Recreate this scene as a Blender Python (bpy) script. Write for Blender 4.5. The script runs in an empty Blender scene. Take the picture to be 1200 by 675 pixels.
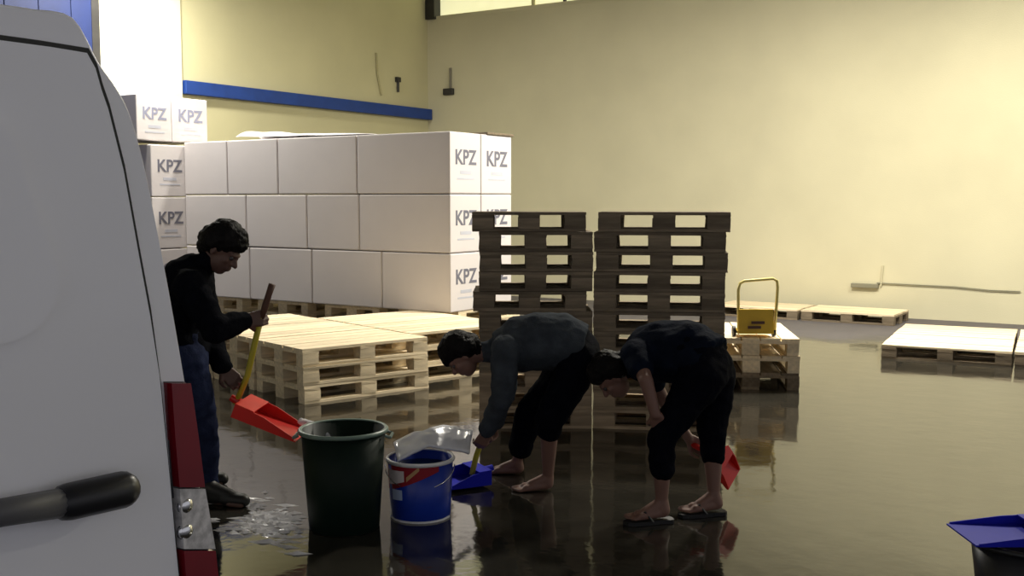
import bpy, bmesh, math, random
from mathutils import Vector, Matrix, noise
random.seed(7)
S = bpy.context.scene
COL = S.collection
V = Vector
# ------------------------------------------------------------------ camera
F = 1250.0; CAMH = 1.6; YAW = math.radians(32.5); PIT = math.atan(102.5 / 1250)
cd = bpy.data.cameras.new('camera'); cam = bpy.data.objects.new('camera', cd); COL.objects.link(cam)
cam.location = (0, 0, CAMH); cam.rotation_euler = (math.pi / 2 - PIT, 0, YAW)
cd.sensor_width = 36; cd.lens = F / 1200 * 36; cd.clip_start = 0.05; cd.clip_end = 200
S.camera = cam
# ------------------------------------------------------------------ world, lights, exposure
w = bpy.data.worlds.new('world'); S.world = w; w.use_nodes = True
w.node_tree.nodes['Background'].inputs[0].default_value = (0.74, 0.74, 0.79, 1)
w.node_tree.nodes['Background'].inputs[1].default_value = 0.56
S.view_settings.view_transform = 'Standard'; S.view_settings.look = 'None'
S.view_settings.exposure = 0.0; S.view_settings.gamma = 1.0; S.view_settings.use_curve_mapping = False
LAMPS = [  # x, y, z, watts, colour, label
    (-1.2, 12.0, 4.9, 225, (1.0, .95, .80), 'round warehouse lamp over the far right pallets'),
    (3.6, 12.0, 4.9, 250, (1.0, .95, .80), 'round warehouse lamp farthest to the right under the ceiling'),
    (-3.7, 10.2, 5.2, 500, (1.0, .94, .82), 'round warehouse lamp above the right end of the carton wall'),
    (-10.1, 8.3, 4.75, 250, (1.0, .96, .86), 'round warehouse lamp close to the bright pier of the left wall'),
]
# ------------------------------------------------------------------ pixel helpers (frame 1200 x 675)
fw = V((-math.sin(YAW), math.cos(YAW), 0)); rt = V((math.cos(YAW), math.sin(YAW), 0)); UP = V((0, 0, 1))
f3 = fw * math.cos(PIT) - UP * math.sin(PIT); u3 = UP * math.cos(PIT) + fw * math.sin(PIT)
CP = V((0, 0, CAMH))
def ray(x, y): return f3 + rt * ((x - 600) / F) - u3 * ((y - 337.5) / F)
def G(x, y, z=0.0): r = ray(x, y); return CP + r * ((z - CAMH) / r.z)
def PX(x, y, X): r = ray(x, y); return CP + r * (X / r.x)
def PY(x, y, Y): r = ray(x, y); return CP + r * (Y / r.y)
def PD(x, y, D): r = ray(x, y); return CP + r * (D / r.dot(fw))
# ------------------------------------------------------------------ materials
MATS = {}
def mat(name, col, rough=0.6, var=0.0, scale=6.0, bump=0.0, bscale=40.0, metal=0.0, spec=0.5, rnd=0.0, stretch=None, emit=0.0, trans=0.0, ior=1.45, coat=0.0):
    if name in MATS: return MATS[name]
    m = bpy.data.materials.new(name); m.use_nodes = True; nt = m.node_tree; N = nt.nodes; L = nt.links
    b = N['Principled BSDF']; MATS[name] = m
    b.inputs['Roughness'].default_value = rough; b.inputs['Metallic'].default_value = metal
    b.inputs['Specular IOR Level'].default_value = spec; b.inputs['IOR'].default_value = ior
    b.inputs['Transmission Weight'].default_value = trans; b.inputs['Coat Weight'].default_value = coat
    tc = N.new('ShaderNodeTexCoord'); mp = N.new('ShaderNodeMapping'); L.new(tc.outputs['Object'], mp.inputs[0])
    if stretch: mp.inputs['Scale'].default_value = stretch
    nz = N.new('ShaderNodeTexNoise'); nz.inputs['Scale'].default_value = scale; nz.inputs['Detail'].default_value = 5
    L.new(mp.outputs[0], nz.inputs['Vector'])
    c0 = tuple(max(0, c * (1 - var)) for c in col) + (1,); c1 = tuple(min(1, c * (1 + var)) for c in col) + (1,)
    rp = N.new('ShaderNodeValToRGB'); rp.color_ramp.elements[0].color = c0; rp.color_ramp.elements[1].color = c1
    rp.color_ramp.elements[0].position = .3; rp.color_ramp.elements[1].position = .7
    L.new(nz.outputs['Fac'], rp.inputs[0]); out = rp.outputs[0]
    if rnd > 0:
        oi = N.new('ShaderNodeObjectInfo'); mr = N.new('ShaderNodeMapRange')
        mr.inputs['To Min'].default_value = 1 - rnd; mr.inputs['To Max'].default_value = 1 + rnd
        L.new(oi.outputs['Random'], mr.inputs['Value'])
        mx = N.new('ShaderNodeVectorMath'); mx.operation = 'SCALE'
        L.new(out, mx.inputs[0]); L.new(mr.outputs[0], mx.inputs['Scale']); out = mx.outputs[0]
    L.new(out, b.inputs['Base Color'])
    if emit > 0:
        b.inputs['Emission Strength'].default_value = emit; L.new(out, b.inputs['Emission Color'])
    if bump > 0:
        n2 = N.new('ShaderNodeTexNoise'); n2.inputs['Scale'].default_value = bscale; n2.inputs['Detail'].default_value = 4
        L.new(mp.outputs[0], n2.inputs['Vector'])
        bp = N.new('ShaderNodeBump'); bp.inputs['Strength'].default_value = bump; bp.inputs['Distance'].default_value = .01
        L.new(n2.outputs['Fac'], bp.inputs['Height']); L.new(bp.outputs[0], b.inputs['Normal'])
    return m
M_wall = mat('cream_plaster', (.64, .60, .42), .85, .06, .8, .15, 60)
M_left = mat('yellow_plaster', (.60, .56, .34), .85, .06, .8, .15, 60)
M_ceil = mat('ceiling_sheet', (.45, .45, .42), .8, .05)
M_dark = mat('dark_metal', (.03, .028, .026), .5, .2)
M_gate = mat('gate_blue', (.004, .015, .085), .6, .1)
M_blue = mat('blue_paint', (.012, .05, .25), .5, .12)
M_pane = mat('translucent_pane', (.95, .92, .56), .5, .03, emit=.75)
M_white_van = mat('van_paint', (.92, .92, .98), .28, .015, 2, coat=.4)
M_rub = mat('black_rubber', (.012, .012, .013), .5, .2)
M_plast = mat('black_plastic', (.012, .012, .015), .35, .2)
M_grey = mat('grey_plastic', (.10, .10, .11), .5, .15)
M_red = mat('red_lens', (.20, .004, .012), .15, .15, coat=.5)
M_clear = mat('clear_lens', (.62, .60, .60), .12, .35, 60, coat=.6)
M_chrome = mat('chrome', (.75, .75, .77), .15, metal=1)
M_carton = mat('white_carton', (.68, .64, .64), .75, .03, 2, rnd=.03)
M_print = mat('grey_print', (.16, .16, .20), .8, .1)
M_print2 = mat('pale_print', (.52, .53, .60), .8, .05)
M_wood = mat('fresh_pine', (.80, .67, .46), .75, .14, 5, .25, 40, rnd=.16, stretch=(1, 6, 6))
M_wood2 = mat('weathered_shaded_pine', (.21, .165, .11), .85, .25, 5, .3, 40, rnd=.30, stretch=(1, 6, 6))  # weathered tone that also paints shade on pallet faces turned from the light
M_wood3 = mat('damp_pine', (.40, .30, .19), .8, .2, 5, .3, 40, rnd=.2, stretch=(1, 6, 6))
M_yel = mat('yellow_paint', (.62, .40, .015), .4, .1)
M_yelh = mat('yellow_handle', (.46, .40, .03), .45, .1)
M_brown = mat('brown_grip', (.09, .04, .025), .6, .15)
M_redp = mat('red_plastic', (.62, .015, .01), .35, .08)
M_bluep = mat('blue_plastic', (.012, .016, .42), .6, .08, spec=.15)
M_green = mat('dark_green_plastic', (.003, .011, .007), .5, .15, spec=.2)
M_rim = mat('lit_green_rim', (.14, .20, .17), .35, .15)  # green lightened to paint the highlight along rim and handles
M_pail = mat('pail_blue', (.008, .035, .34), .35, .1)
M_lred = mat('label_red', (.30, .008, .02), .5, .1)
M_lwhite = mat('label_white', (.75, .68, .70), .5, .1)
M_lgold = mat('label_gold', (.55, .33, .16), .5, .1)
M_whp = mat('white_plastic', (.72, .72, .74), .4, .06)
M_skin = mat('skin', (.19, .10, .075), .55, .08, 8)
M_skin2 = mat('skin_deep', (.11, .058, .045), .55, .08, 8)
M_hair = mat('black_hair', (.008, .007, .007), .5, .3, 40, .6, 120, stretch=(1, 1, .2), spec=.08)
M_eye = mat('eye', (.05, .04, .04), .2)
M_swA = mat('black_knit', (.004, .0045, .007), .9, .2, 30, .4, 90, spec=.03)
M_swB = mat('slate_sweater', (.045, .052, .062), .9, .25, 12, .4, 90, spec=.03)
M_swC = mat('navy_shirt', (.006, .009, .018), .85, .25, 12, .4, 90, spec=.03)
M_jean = mat('blue_jeans', (.018, .024, .055), .85, .25, 20, .4, 120, spec=.03)
M_trou = mat('black_trousers', (.0035, .004, .007), .85, .25, 20, .4, 120, spec=.03)
M_shoe = mat('black_shoe', (.008, .008, .008), .5, .2)
M_water = mat('splashing_water', (.85, .86, .9), .08, .1, trans=.3, ior=1.33)
M_tank = mat('dark_water', (.02, .03, .03), .05, .1)
M_sheet = mat('white_film', (.85, .83, .86), .4, .03)
def floor_mat():
    m = bpy.data.materials.new('wet_concrete'); m.use_nodes = True; nt = m.node_tree; N = nt.nodes; L = nt.links
    b = N['Principled BSDF']; tc = N.new('ShaderNodeTexCoord')
    def nzz(sc, det=4, src=None):
        n = N.new('ShaderNodeTexNoise'); n.inputs['Scale'].default_value = sc; n.inputs['Detail'].default_value = det
        L.new(src or tc.outputs['Object'], n.inputs['Vector']); return n
    sx = N.new('ShaderNodeSeparateXYZ'); L.new(tc.outputs['Object'], sx.inputs[0])
    n1 = nzz(.55)
    wob = N.new('ShaderNodeMath'); wob.operation = 'MULTIPLY_ADD'; wob.inputs[1].default_value = 2.2
    L.new(n1.outputs['Fac'], wob.inputs[0]); L.new(sx.outputs['Y'], wob.inputs[2])
    dry = N.new('ShaderNodeMapRange'); dry.inputs['From Min'].default_value = 13.2; dry.inputs['From Max'].default_value = 13.8
    L.new(wob.outputs[0], dry.inputs['Value'])
    n2 = nzz(3.0, 8); r2 = N.new('ShaderNodeValToRGB')
    r2.color_ramp.elements[0].color = (.016, .0145, .012, 1); r2.color_ramp.elements[1].color = (.036, .033, .026, 1)
    L.new(n2.outputs['Fac'], r2.inputs[0])
    r3 = N.new('ShaderNodeValToRGB')
    r3.color_ramp.elements[0].color = (.065, .058, .062, 1); r3.color_ramp.elements[1].color = (.105, .094, .098, 1)
    L.new(n2.outputs['Fac'], r3.inputs[0])
    mx = N.new('ShaderNodeMix'); mx.data_type = 'RGBA'
    L.new(dry.outputs[0], mx.inputs['Factor']); L.new(r2.outputs[0], mx.inputs[6]); L.new(r3.outputs[0], mx.inputs[7])
    L.new(mx.outputs[2], b.inputs['Base Color'])
    mr = N.new('ShaderNodeMapRange'); mr.inputs['To Min'].default_value = .07; mr.inputs['To Max'].default_value = .75
    L.new(dry.outputs[0], mr.inputs['Value']); L.new(mr.outputs[0], b.inputs['Roughness'])
    b.inputs['IOR'].default_value = 1.62
    n3 = nzz(5.0, 3); n4 = nzz(28.0, 2)
    ad = N.new('ShaderNodeMath'); ad.operation = 'MULTIPLY_ADD'; ad.inputs[1].default_value = .12
    L.new(n4.outputs['Fac'], ad.inputs[0]); L.new(n3.outputs['Fac'], ad.inputs[2])
    bp = N.new('ShaderNodeBump'); bp.inputs['Strength'].default_value = .10; bp.inputs['Distance'].default_value = .02
    L.new(ad.outputs[0], bp.inputs['Height']); L.new(bp.outputs[0], b.inputs['Normal'])
    return m
M_floor = floor_mat()
# ------------------------------------------------------------------ mesh helpers
def tag(o, label=None, cat=None, group=None, kind=None):
    if label: o['label'] = label
    if cat: o['category'] = cat
    if group: o['group'] = group
    if kind: o['kind'] = kind
    return o
def empty(name, loc, label, cat, group=None, rz=0.0):
    o = bpy.data.objects.new(name, None); COL.objects.link(o); o.location = loc; o.rotation_euler = (0, 0, rz)
    o.empty_display_size = .1
    return tag(o, label, cat, group)
def base_of(p):
    o = V((0, 0, 0))
    while p is not None: o = o + p.location; p = p.parent
    return o
def obj(name, bm, m, parent=None, world=True, smooth=False):
    """bm is in world space when world=True (parents only carry a translation then)."""
    me = bpy.data.meshes.new(name); bmesh.ops.recalc_face_normals(bm, faces=bm.faces)
    if world and parent is not None: bmesh.ops.translate(bm, verts=bm.verts, vec=-base_of(parent))
    bm.to_mesh(me); bm.free(); me.materials.append(m)
    if smooth:
        for p in me.polygons: p.use_smooth = True
    o = bpy.data.objects.new(name, me); COL.objects.link(o)
    if parent: o.parent = parent
    return o
def box(bm, a, b, M=None, bev=0.0):
    a = V(a); b = V(b); r = bmesh.ops.create_cube(bm, size=1)
    vs = r['verts']; d = b - a
    bmesh.ops.scale(bm, vec=d, verts=vs); bmesh.ops.translate(bm, vec=(a + b) / 2, verts=vs)
    if bev > 0:
        es = list({e for v in vs for e in v.link_edges})
        r2 = bmesh.ops.bevel(bm, geom=es, offset=bev, segments=2, affect='EDGES', profile=.5)
        vs = list({v for f in r2['faces'] for v in f.verts} | {v for v in vs if v.is_valid})
    if M is not None: bmesh.ops.transform(bm, matrix=M, verts=vs)
    return vs
def nb(): return bmesh.new()
def frame(o, x, z):
    """matrix with local x along x, local z near z, origin o"""
    x = V(x).normalized(); z = V(z); y = z.cross(x).normalized(); z = x.cross(y)
    return Matrix((x, y, z)).transposed().to_4x4() @ Matrix() if False else Matrix.Translation(V(o)) @ Matrix((x, y, z)).transposed().to_4x4()
def ring(bm, c, ax, r, n=12, rx=None, ux=None):
    ax = V(ax).normalized(); u = ux if ux is not None else (V((0, 0, 1)) if abs(ax.z) < .9 else V((1, 0, 0)))
    u = (V(u) - ax * V(u).dot(ax)).normalized(); v = ax.cross(u); rx = r if rx is None else rx
    return [bm.verts.new(V(c) + u * (math.cos(t) * r) + v * (math.sin(t) * rx)) for t in [2 * math.pi * i / n for i in range(n)]]
def bridge(bm, A, B):
    n = len(A)
    for i in range(n): bm.faces.new((A[i], A[(i + 1) % n], B[(i + 1) % n], B[i]))
def tube(bm, pts, r, n=10, cap=True):
    pts = [V(p) for p in pts]; rs = r if isinstance(r, (list, tuple)) else [r] * len(pts); pr = None
    ux = None
    for i, p in enumerate(pts):
        t = (pts[min(i + 1, len(pts) - 1)] - pts[max(i - 1, 0)]).normalized()
        if ux is None: ux = V((0, 0, 1)) if abs(t.z) < .9 else V((1, 0, 0))
        ux = (ux - t * ux.dot(t)).normalized()
        R = ring(bm, p, t, rs[i], n, ux=ux)
        if pr: bridge(bm, pr, R)
        elif cap: bm.faces.new(list(reversed(R)))
        pr = R
    if cap: bm.faces.new(pr)
def ball(bm, c, r, sc=(1, 1, 1), M=None, sub=2):
    q = bmesh.ops.create_icosphere(bm, subdivisions=sub, radius=r)['verts']
    bmesh.ops.scale(bm, vec=sc, verts=q)
    if M is not None: bmesh.ops.transform(bm, matrix=M.to_3x3().to_4x4(), verts=q)
    bmesh.ops.translate(bm, vec=V(c), verts=q)
def cap(bm, a, b, ra, rb):
    """tapered capsule"""
    a = V(a); b = V(b); d = b - a; L = d.length
    if L < 1e-5: ball(bm, a, ra); return
    d /= L; pts = []; rs = []
    for k in range(5):
        t = math.pi / 2 * (k / 4); pts.append(a - d * ra * math.cos(t)); rs.append(max(ra * math.sin(t), .0006))
    for k in range(5):
        t = math.pi / 2 * (k / 4); pts.append(b + d * rb * math.sin(t)); rs.append(max(rb * math.cos(t), .0006))
    u = V((0, 0, 1)) if abs(d.z) < .9 else V((1, 0, 0)); pr = None
    for p, r in zip(pts, rs):
        R = ring(bm, p, d, r, 14, ux=u)
        if pr: bridge(bm, pr, R)
        else: bm.faces.new(list(reversed(R)))
        pr = R
    bm.faces.new(pr)
def loft(bm, secs, n=20):
    """secs: (centre, axis, r_up, r_side, up) closed tube of ellipses"""
    pr = None
    for c, ax, ru, rs, u in secs:
        R = ring(bm, c, ax, ru, n, rx=rs, ux=V(u))
        if pr: bridge(bm, pr, R)
        else: bm.faces.new(list(reversed(R)))
        pr = R
    bm.faces.new(pr)
def lathe(bm, c, prof, n=36, close=True):
    c = V(c); pr = None; first = None
    for r, z in prof:
        R = [bm.verts.new(c + V((r * math.cos(2 * math.pi * i / n), r * math.sin(2 * math.pi * i / n), z))) for i in range(n)]
        if pr: bridge(bm, pr, R)
        else: first = R
        pr = R
    if close: bm.faces.new(list(reversed(first))); bm.faces.new(pr)
def prism(bm, pts, d):
    """polygon pts extruded by vector d"""
    A = [bm.verts.new(V(p)) for p in pts]; B = [bm.verts.new(V(p) + V(d)) for p in pts]
    bm.faces.new(A); bm.faces.new(list(reversed(B)))
    n = len(A)
    for i in range(n): bm.faces.new((A[i], B[i], B[(i + 1) % n], A[(i + 1) % n]))
def bevel_all(bm, off, seg=2, ang=30):
    es = [e for e in bm.edges if len(e.link_faces) == 2 and e.calc_face_angle(0) > math.radians(ang)]
    bmesh.ops.bevel(bm, geom=es, offset=off, segments=seg, affect='EDGES', profile=.5)
def solid(name, bm, m, parent, voxel=.008, smooth=4, disp=0.0, dscale=.12, label=None):
    """fuse overlapping closed shapes into one continuous skin"""
    bmesh.ops.recalc_face_normals(bm, faces=bm.faces)
    me = bpy.data.meshes.new(name + '_raw'); bm.to_mesh(me); bm.free()
    t = bpy.data.objects.new(name, me); COL.objects.link(t)
    md = t.modifiers.new('r', 'REMESH'); md.mode = 'VOXEL'; md.voxel_size = voxel
    sm = t.modifiers.new('s', 'SMOOTH'); sm.factor = .5; sm.iterations = smooth
    dg = bpy.context.evaluated_depsgraph_get()
    nm = bpy.data.meshes.new_from_object(t.evaluated_get(dg))
    t.modifiers.clear(); t.data = nm; bpy.data.meshes.remove(me)
    if disp > 0:
        nm.update()
        offs = []
        for v in nm.vertices:
            q = v.co / dscale
            k = noise.noise(V((q.x, q.y, q.z * 1.6))) * disp + noise.noise(V((q.x * 2.3 + 7, q.y * 2.3, q.z * 3.1))) * disp * .5
            offs.append(v.normal * k)
        for v, o in zip(nm.vertices, offs): v.co += o
    if parent: nm.transform(Matrix.Translation(-base_of(parent)))
    nm.materials.clear(); nm.materials.append(m)
    for p in nm.polygons: p.use_smooth = True
    t.parent = parent; nm.name = name
    if label: t['label'] = label
    return t
# ------------------------------------------------------------------ the room
YB = G(1100, 375).y; XL = PY(503, 341, YB).x; XR = 9.0; YF = -6.0; ZC = 6.3
TOPB = PY(503, 22, YB).z
b = nb(); box(b, (XL - .3, YF, -.2), (XR + .3, YB + .3, 0)); tag(obj('floor', b, M_floor), 'dark concrete floor under a film of flood water', kind='structure')
b = nb(); box(b, (XL - .3, YB, 0), (XR + .3, YB + .3, TOPB)); wb = tag(obj('wall_back', b, M_wall), 'long cream plastered wall behind the pallets', kind='structure')
b = nb(); box(b, (XL - .3, YF, 0), (XL, YB + .3, ZC)); wl = tag(obj('wall_left', b, M_left), 'yellow plastered wall behind the carton stacks', kind='structure')
b = nb(); box(b, (XL - .3, YF, ZC), (XR + .3, YB + .3, ZC + .2)); tag(obj('ceiling', b, M_ceil), 'grey sheet ceiling of the warehouse', kind='structure')
# pier of the left wall; its plaster is paled to look lamp-lit
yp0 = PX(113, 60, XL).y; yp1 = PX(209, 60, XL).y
b = nb(); box(b, (XL, yp0, 0), (XL + .06, yp1, ZC)); tag(obj('trim_1', b, mat('lamp_lit_plaster', (.80, .77, .55), .8, .03, 1)), 'pier on the left wall, plaster lightened to look lamp-lit', kind='structure')
# clerestory panes above the back wall
win = tag(bpy.data.objects.new('window_1', None), 'band of pale yellow translucent panes above the back wall', kind='structure'); COL.objects.link(win)
win.location = (XL, YB + .1, TOPB)
xs = [PY(511, 10, YB).x, PY(622, 6, YB).x, PY(659, 5, YB).x]
while xs[-1] < XR - .5: xs.append(xs[-1] + 2.4)
for i in range(len(xs) - 1):
    b = nb(); box(b, (xs[i] + .02, YB + .1, TOPB + .02), (xs[i + 1] - .02, YB + .13, ZC)); obj('pane', b, M_pane, win)
    b = nb(); box(b, (xs[i + 1] - .025, YB + .06, TOPB), (xs[i + 1] + .025, YB + .16, ZC)); obj('mullion', b, M_left if i == 0 else M_grey, win)
b = nb(); box(b, (xs[0], YB - .01, TOPB - .03), (XR, YB + .2, TOPB + .03)); obj('sill', b, M_wall, win)
b = nb(); box(b, (XL + .002, YB - .07, TOPB - .02), (xs[0] + .01, YB + .15, ZC)); tag(obj('trim_2', b, M_dark), 'dark steel post above the far corner', kind='structure')
# blue beam on the left wall
b = nb(); ya = PX(212, 104, XL).y; z0 = PX(212, 113, XL).z; z1 = PX(212, 96, XL).z
box(b, (XL, yp1 + .03, z0 + .03), (XL + .10, YB - .01, z1 + .02), bev=.008)
tag(obj('trim_3', b, M_blue), 'long blue steel beam along the left wall', kind='structure')
# blue door leaf high on the left
yd = PX(109, 40, XL + .1).y + .1
b = nb(); box(b, (XL, yd - 3.2, 0), (XL + .08, yd - .1, ZC - .3)); dr = tag(obj('door_1', b, M_gate), 'tall blue steel gate behind the white van', kind='structure')
for k in range(7):
    b = nb(); y = yd - .35 - k * .42; box(b, (XL + .08, y - .03, .1), (XL + .09, y + .03, ZC - .4)); obj('rib', b, M_gate, dr)
b = nb(); box(b, (XL, yd - .1, 0), (XL + .085, yp0 - .005, ZC - .3)); obj('door_frame', b, M_dark, dr)
# conduits and cables on the walls
p0 = PY(527, 80, YB); p1 = PY(527, 108, YB)
e = empty('switch_box', (p1.x, YB, p1.z), 'small dark switch box with a conduit near the far corner', 'switch')
b = nb(); box(b, (p1.x - .10, YB - .07, p1.z - .05), (p1.x + .10, YB, p1.z + .06), bev=.01); obj('box', b, M_dark, e)
b = nb(); tube(b, [(p1.x + .03, YB - .02, p1.z + .05), (p1.x + .03, YB - .02, p0.z)], .022, 8); obj('conduit', b, mat('grey_conduit', (.22, .2, .15), .6), e)
p0 = PX(465, 92, XL); p1 = PX(465, 108, XL)
e = empty('pipe_bracket', (XL, p1.y, p1.z), 'thin dark vertical pipe above the blue beam', 'pipe')
b = nb(); tube(b, [(XL + .03, p1.y, p1.z), (XL + .03, p0.y, p0.z)], .02, 8); obj('pipe', b, M_dark, e)
b = nb(); box(b, (XL, p0.y - .05, p0.z - .06), (XL + .05, p0.y + .05, p0.z + .02)); obj('bracket', b, M_dark, e)
p0 = PX(440, 62, XL); p1 = PX(446, 112, XL)
b = nb(); tube(b, [(XL + .02, p0.y, p0.z), (XL + .02, (p0.y + p1.y) / 2 - .04, (p0.z + p1.z) / 2), (XL + .02, p1.y, p1.z)], .016, 8)
tag(obj('wall_cable', b, mat('dull_cable', (.42, .38, .2), .7)), 'faint hanging cable on the left wall above the beam', 'cable')
p0 = PY(1000, 334, YB); p1 = PY(1030, 332, YB); p2 = PY(1196, 342, YB)
e = empty('wall_socket', (p0.x, YB, p0.z), 'low flat grey socket strip on the cream wall', 'socket')
b = nb(); box(b, (p0.x - .02, YB - .06, p0.z - .03), (p1.x, YB, p0.z + .03), bev=.008); obj('box', b, mat('olive_grey', (.22, .21, .15), .6), e)
b = nb(); tube(b, [(p1.x + .03, YB - .02, p0.z), (p1.x + .05, YB - .02, p1.z + .25)], .012, 6); obj('conduit', b, mat('pale_conduit', (.62, .58, .4), .6), e)
b = nb(); tube(b, [PY(1028, 331.5, YB) - V((0, .02, 0)), PY(1120, 336, YB) - V((0, .02, 0)), PY(1160, 340, YB) - V((0, .02, 0)), PY(1196, 341.5, YB) - V((0, .02, 0))], .008, 6)
tag(obj('wall_cable', b, mat('olive_cable', (.25, .24, .17), .6)), 'long thin cable running to the right along the cream wall', 'cable')
# ------------------------------------------------------------------ lamps
for x, y, z, pw, c, lab in LAMPS:
    e = empty('ceiling_lamp', (x, y, z), lab, 'lamp', 'warehouse lamps')
    b = nb(); lathe(b, (x, y, z), [(.10, .30), (.12, .30), (.30, .05), (.32, .0), (.29, .0), (.27, .05), (.09, .27)], 24, False); obj('shade', b, M_grey, e, smooth=True)
    b = nb(); lathe(b, (x, y, z), [(.265, .03), (.265, .045)], 24); obj('diffuser', b, mat('lamp_glow', (1, .97, .88), .5, emit=4), e)
    b = nb(); tube(b, [(x, y, z + .28), (x, y, ZC)], .012, 8); obj('rod', b, M_dark, e)
    ld = bpy.data.lights.new('lamp_light', 'AREA'); ld.shape = 'DISK'; ld.size = .5; ld.energy = pw; ld.color = c
    lo = bpy.data.objects.new('lamp_light', ld); COL.objects.link(lo); lo.parent = e; lo.location = (0, 0, -.01)
# ------------------------------------------------------------------ pallets
def unit_meshes(name, dims, mats):
    out = {}
    for k, m in mats.items():
        for v in range(2):
            b = nb(); q = box(b, [-d / 2 for d in dims], [d / 2 for d in dims])
            for vv in b.verts: vv.co += V((random.uniform(-.003, .003), random.uniform(-.003, .003), random.uniform(-.001, .001)))
            me = bpy.data.meshes.new(name); b.to_mesh(me); b.free(); me.materials.append(m); out[(k, v)] = me
    return out
PM = {'fresh': M_wood, 'weathered_shaded': M_wood2, 'damp': M_wood3}
PL, PW, PH = 1.2, .8, .144
U_wide = unit_meshes('deck_board', (1.2, .145, .022), PM); U_nar = unit_meshes('deck_board', (1.2, .162, .022), PM)
U_str = unit_meshes('stringer_board', (.145, .8, .022), PM); U_bw = unit_meshes('block', (.145, .145, .078), PM); U_bn = unit_meshes('block', (.145, .100, .078), PM)
U_botw = unit_meshes('bottom_board', (1.2, .145, .022), PM); U_botn = unit_meshes('bottom_board', (1.2, .100, .022), PM)
def pallet(loc, rz, kind, label, group, h=PH, sx=1.0, sy=1.0, bs=1.0):
    e = empty('pallet', loc, label, 'pallet', group, rz); k = h / PH; e.scale = (sx, sy, k)
    def put(U, n, x, y, z, bx=1.0):
        kd = kind if kind != 'shaded_sides' else ('fresh' if n == 'deck_board' else 'weathered_shaded')  # deck stays pale; sides and blocks get darker wood in place of shade
        o = bpy.data.objects.new(n, U[(kd, random.randint(0, 1))]); COL.objects.link(o); o.parent = e
        o.location = (x, y, z); o.scale = (bx, 1, 1); o.rotation_euler = (0, 0, random.choice((0, math.pi)) + random.uniform(-.006, .006))
    for y, wd in ((-.3275, 1), (0, 1), (.3275, 1), (-.165, 0), (.165, 0)): put(U_wide if wd else U_nar, 'deck_board', 0, y, .133)
    for x in (-.5275, 0, .5275):
        put(U_str, 'stringer_board', x * (.6 - .0725 * bs) / .5275, 0, .111, bs)
        for y, U in ((-.35, U_bn), (0, U_bw), (.35, U_bn)): put(U, 'block', x * (.6 - .0725 * bs) / .5275, y, .061, bs)
    for y, U in ((-.35, U_botn), (0, U_botw), (.35, U_botn)): put(U, 'bottom_board', 0, y, .011)
    return e
ORD = ['bottom', 'second', 'third', 'fourth', 'fifth', 'sixth', 'seventh', 'eighth', 'ninth', 'tenth', 'top']
def stack(c, rz, n, kindf, where, group, h=PH, jit=.006, rj=.008, offs=None, sx=1.0, sy=1.0, bs=1.0):
    for i in range(n):
        nm = 'bottom' if i == 0 else ('top' if i == n - 1 else ('middle' if n == 3 else ORD[i] + ' from the floor'))
        kind = kindf(i); ox, oy = (offs(i) if offs else (0, 0))
        col = {'fresh': 'pale', 'weathered_shaded': 'dark weather-worn and shaded', 'damp': 'brown', 'shaded_sides': 'pale-topped'}[kind]
        lab = '%s wooden pallet, %s %s' % (col, nm, where) if n > 1 else '%s wooden pallet %s' % (col, where)
        p = V(c) + rt * ox + fw * oy + V((random.uniform(-jit, jit), random.uniform(-jit, jit), 0))
        pallet((p.x, p.y, i * (h + .003)), rz + random.uniform(-rj, rj), kind, lab, group, h, sx, sy, bs)
def dirang(d): return math.atan2(d.y, d.x)
def rot_right(deg):
    t = math.radians(deg); return fw * math.cos(t) + rt * math.sin(t)
# low wide group on the left, three high
P0 = G(355, 475); A = rot_right(50); B = rot_right(-40)
cells = [(0, 0, 'in the low stack nearest the green bin'), (0, 1, 'in the low stack behind the red dustpan'), (0, 2, 'in the low stack behind the man with the stick'),
         (1, .35, 'in the low stack behind the bent head'), (1, 1.35, 'in the low stack closest to the carton wall')]
for i, j, wh in cells:
    c = P0 + A * ((i + .5) * 1.232) + B * ((j + .5) * .835)
    stack((c.x, c.y, 0), dirang(A), 3, lambda k: 'fresh', wh, 'low pallet stacks on the left')
# two tall stacks
HT = 1.523 / 11 - .003
cl = PD(626, 300, 7.68); cr = PD(773, 300, 7.62)
offL = {10: (-.04, 0), 9: (.006, 0), 8: (.008, 0), 7: (.006, 0), 6: (-.035, 0)}
offR = {10: (.03, 0), 9: (0, 0), 8: (.015, 0), 7: (0, 0), 6: (.0, 0)}
kf = lambda i: 'damp' if i < 3 else 'weathered_shaded'  # upper pallets dark for weathering and for their backlit faces
dl = (cl - CP); dl.z = 0; dr_ = (cr - CP); dr_.z = 0
stack((cl.x, cl.y, 0), dirang(dl) - math.pi / 2 + .02, 11, kf, 'in the left of the two tall stacks', 'pallets of the two tall stacks', HT, .001, .003, lambda i: offL.get(i, (.006, 0)), (.79 / 1.2), .70, 1.55)
stack((cr.x, cr.y, 0), dirang(dr_) - math.pi / 2 - .01, 11, kf, 'in the right of the two tall stacks', 'pallets of the two tall stacks', HT, .001, .003, lambda i: offR.get(i, (0, 0)), (.90 / 1.2), .70, 1.42)
# stack that carries the yellow cart
cy = PD(872, 430, 9.55)
stack((cy.x, cy.y, 0), dirang(fw) - .12, 3, lambda i: 'fresh' if i else 'weathered_shaded', 'under the yellow cart', 'pallets under the yellow cart')
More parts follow.
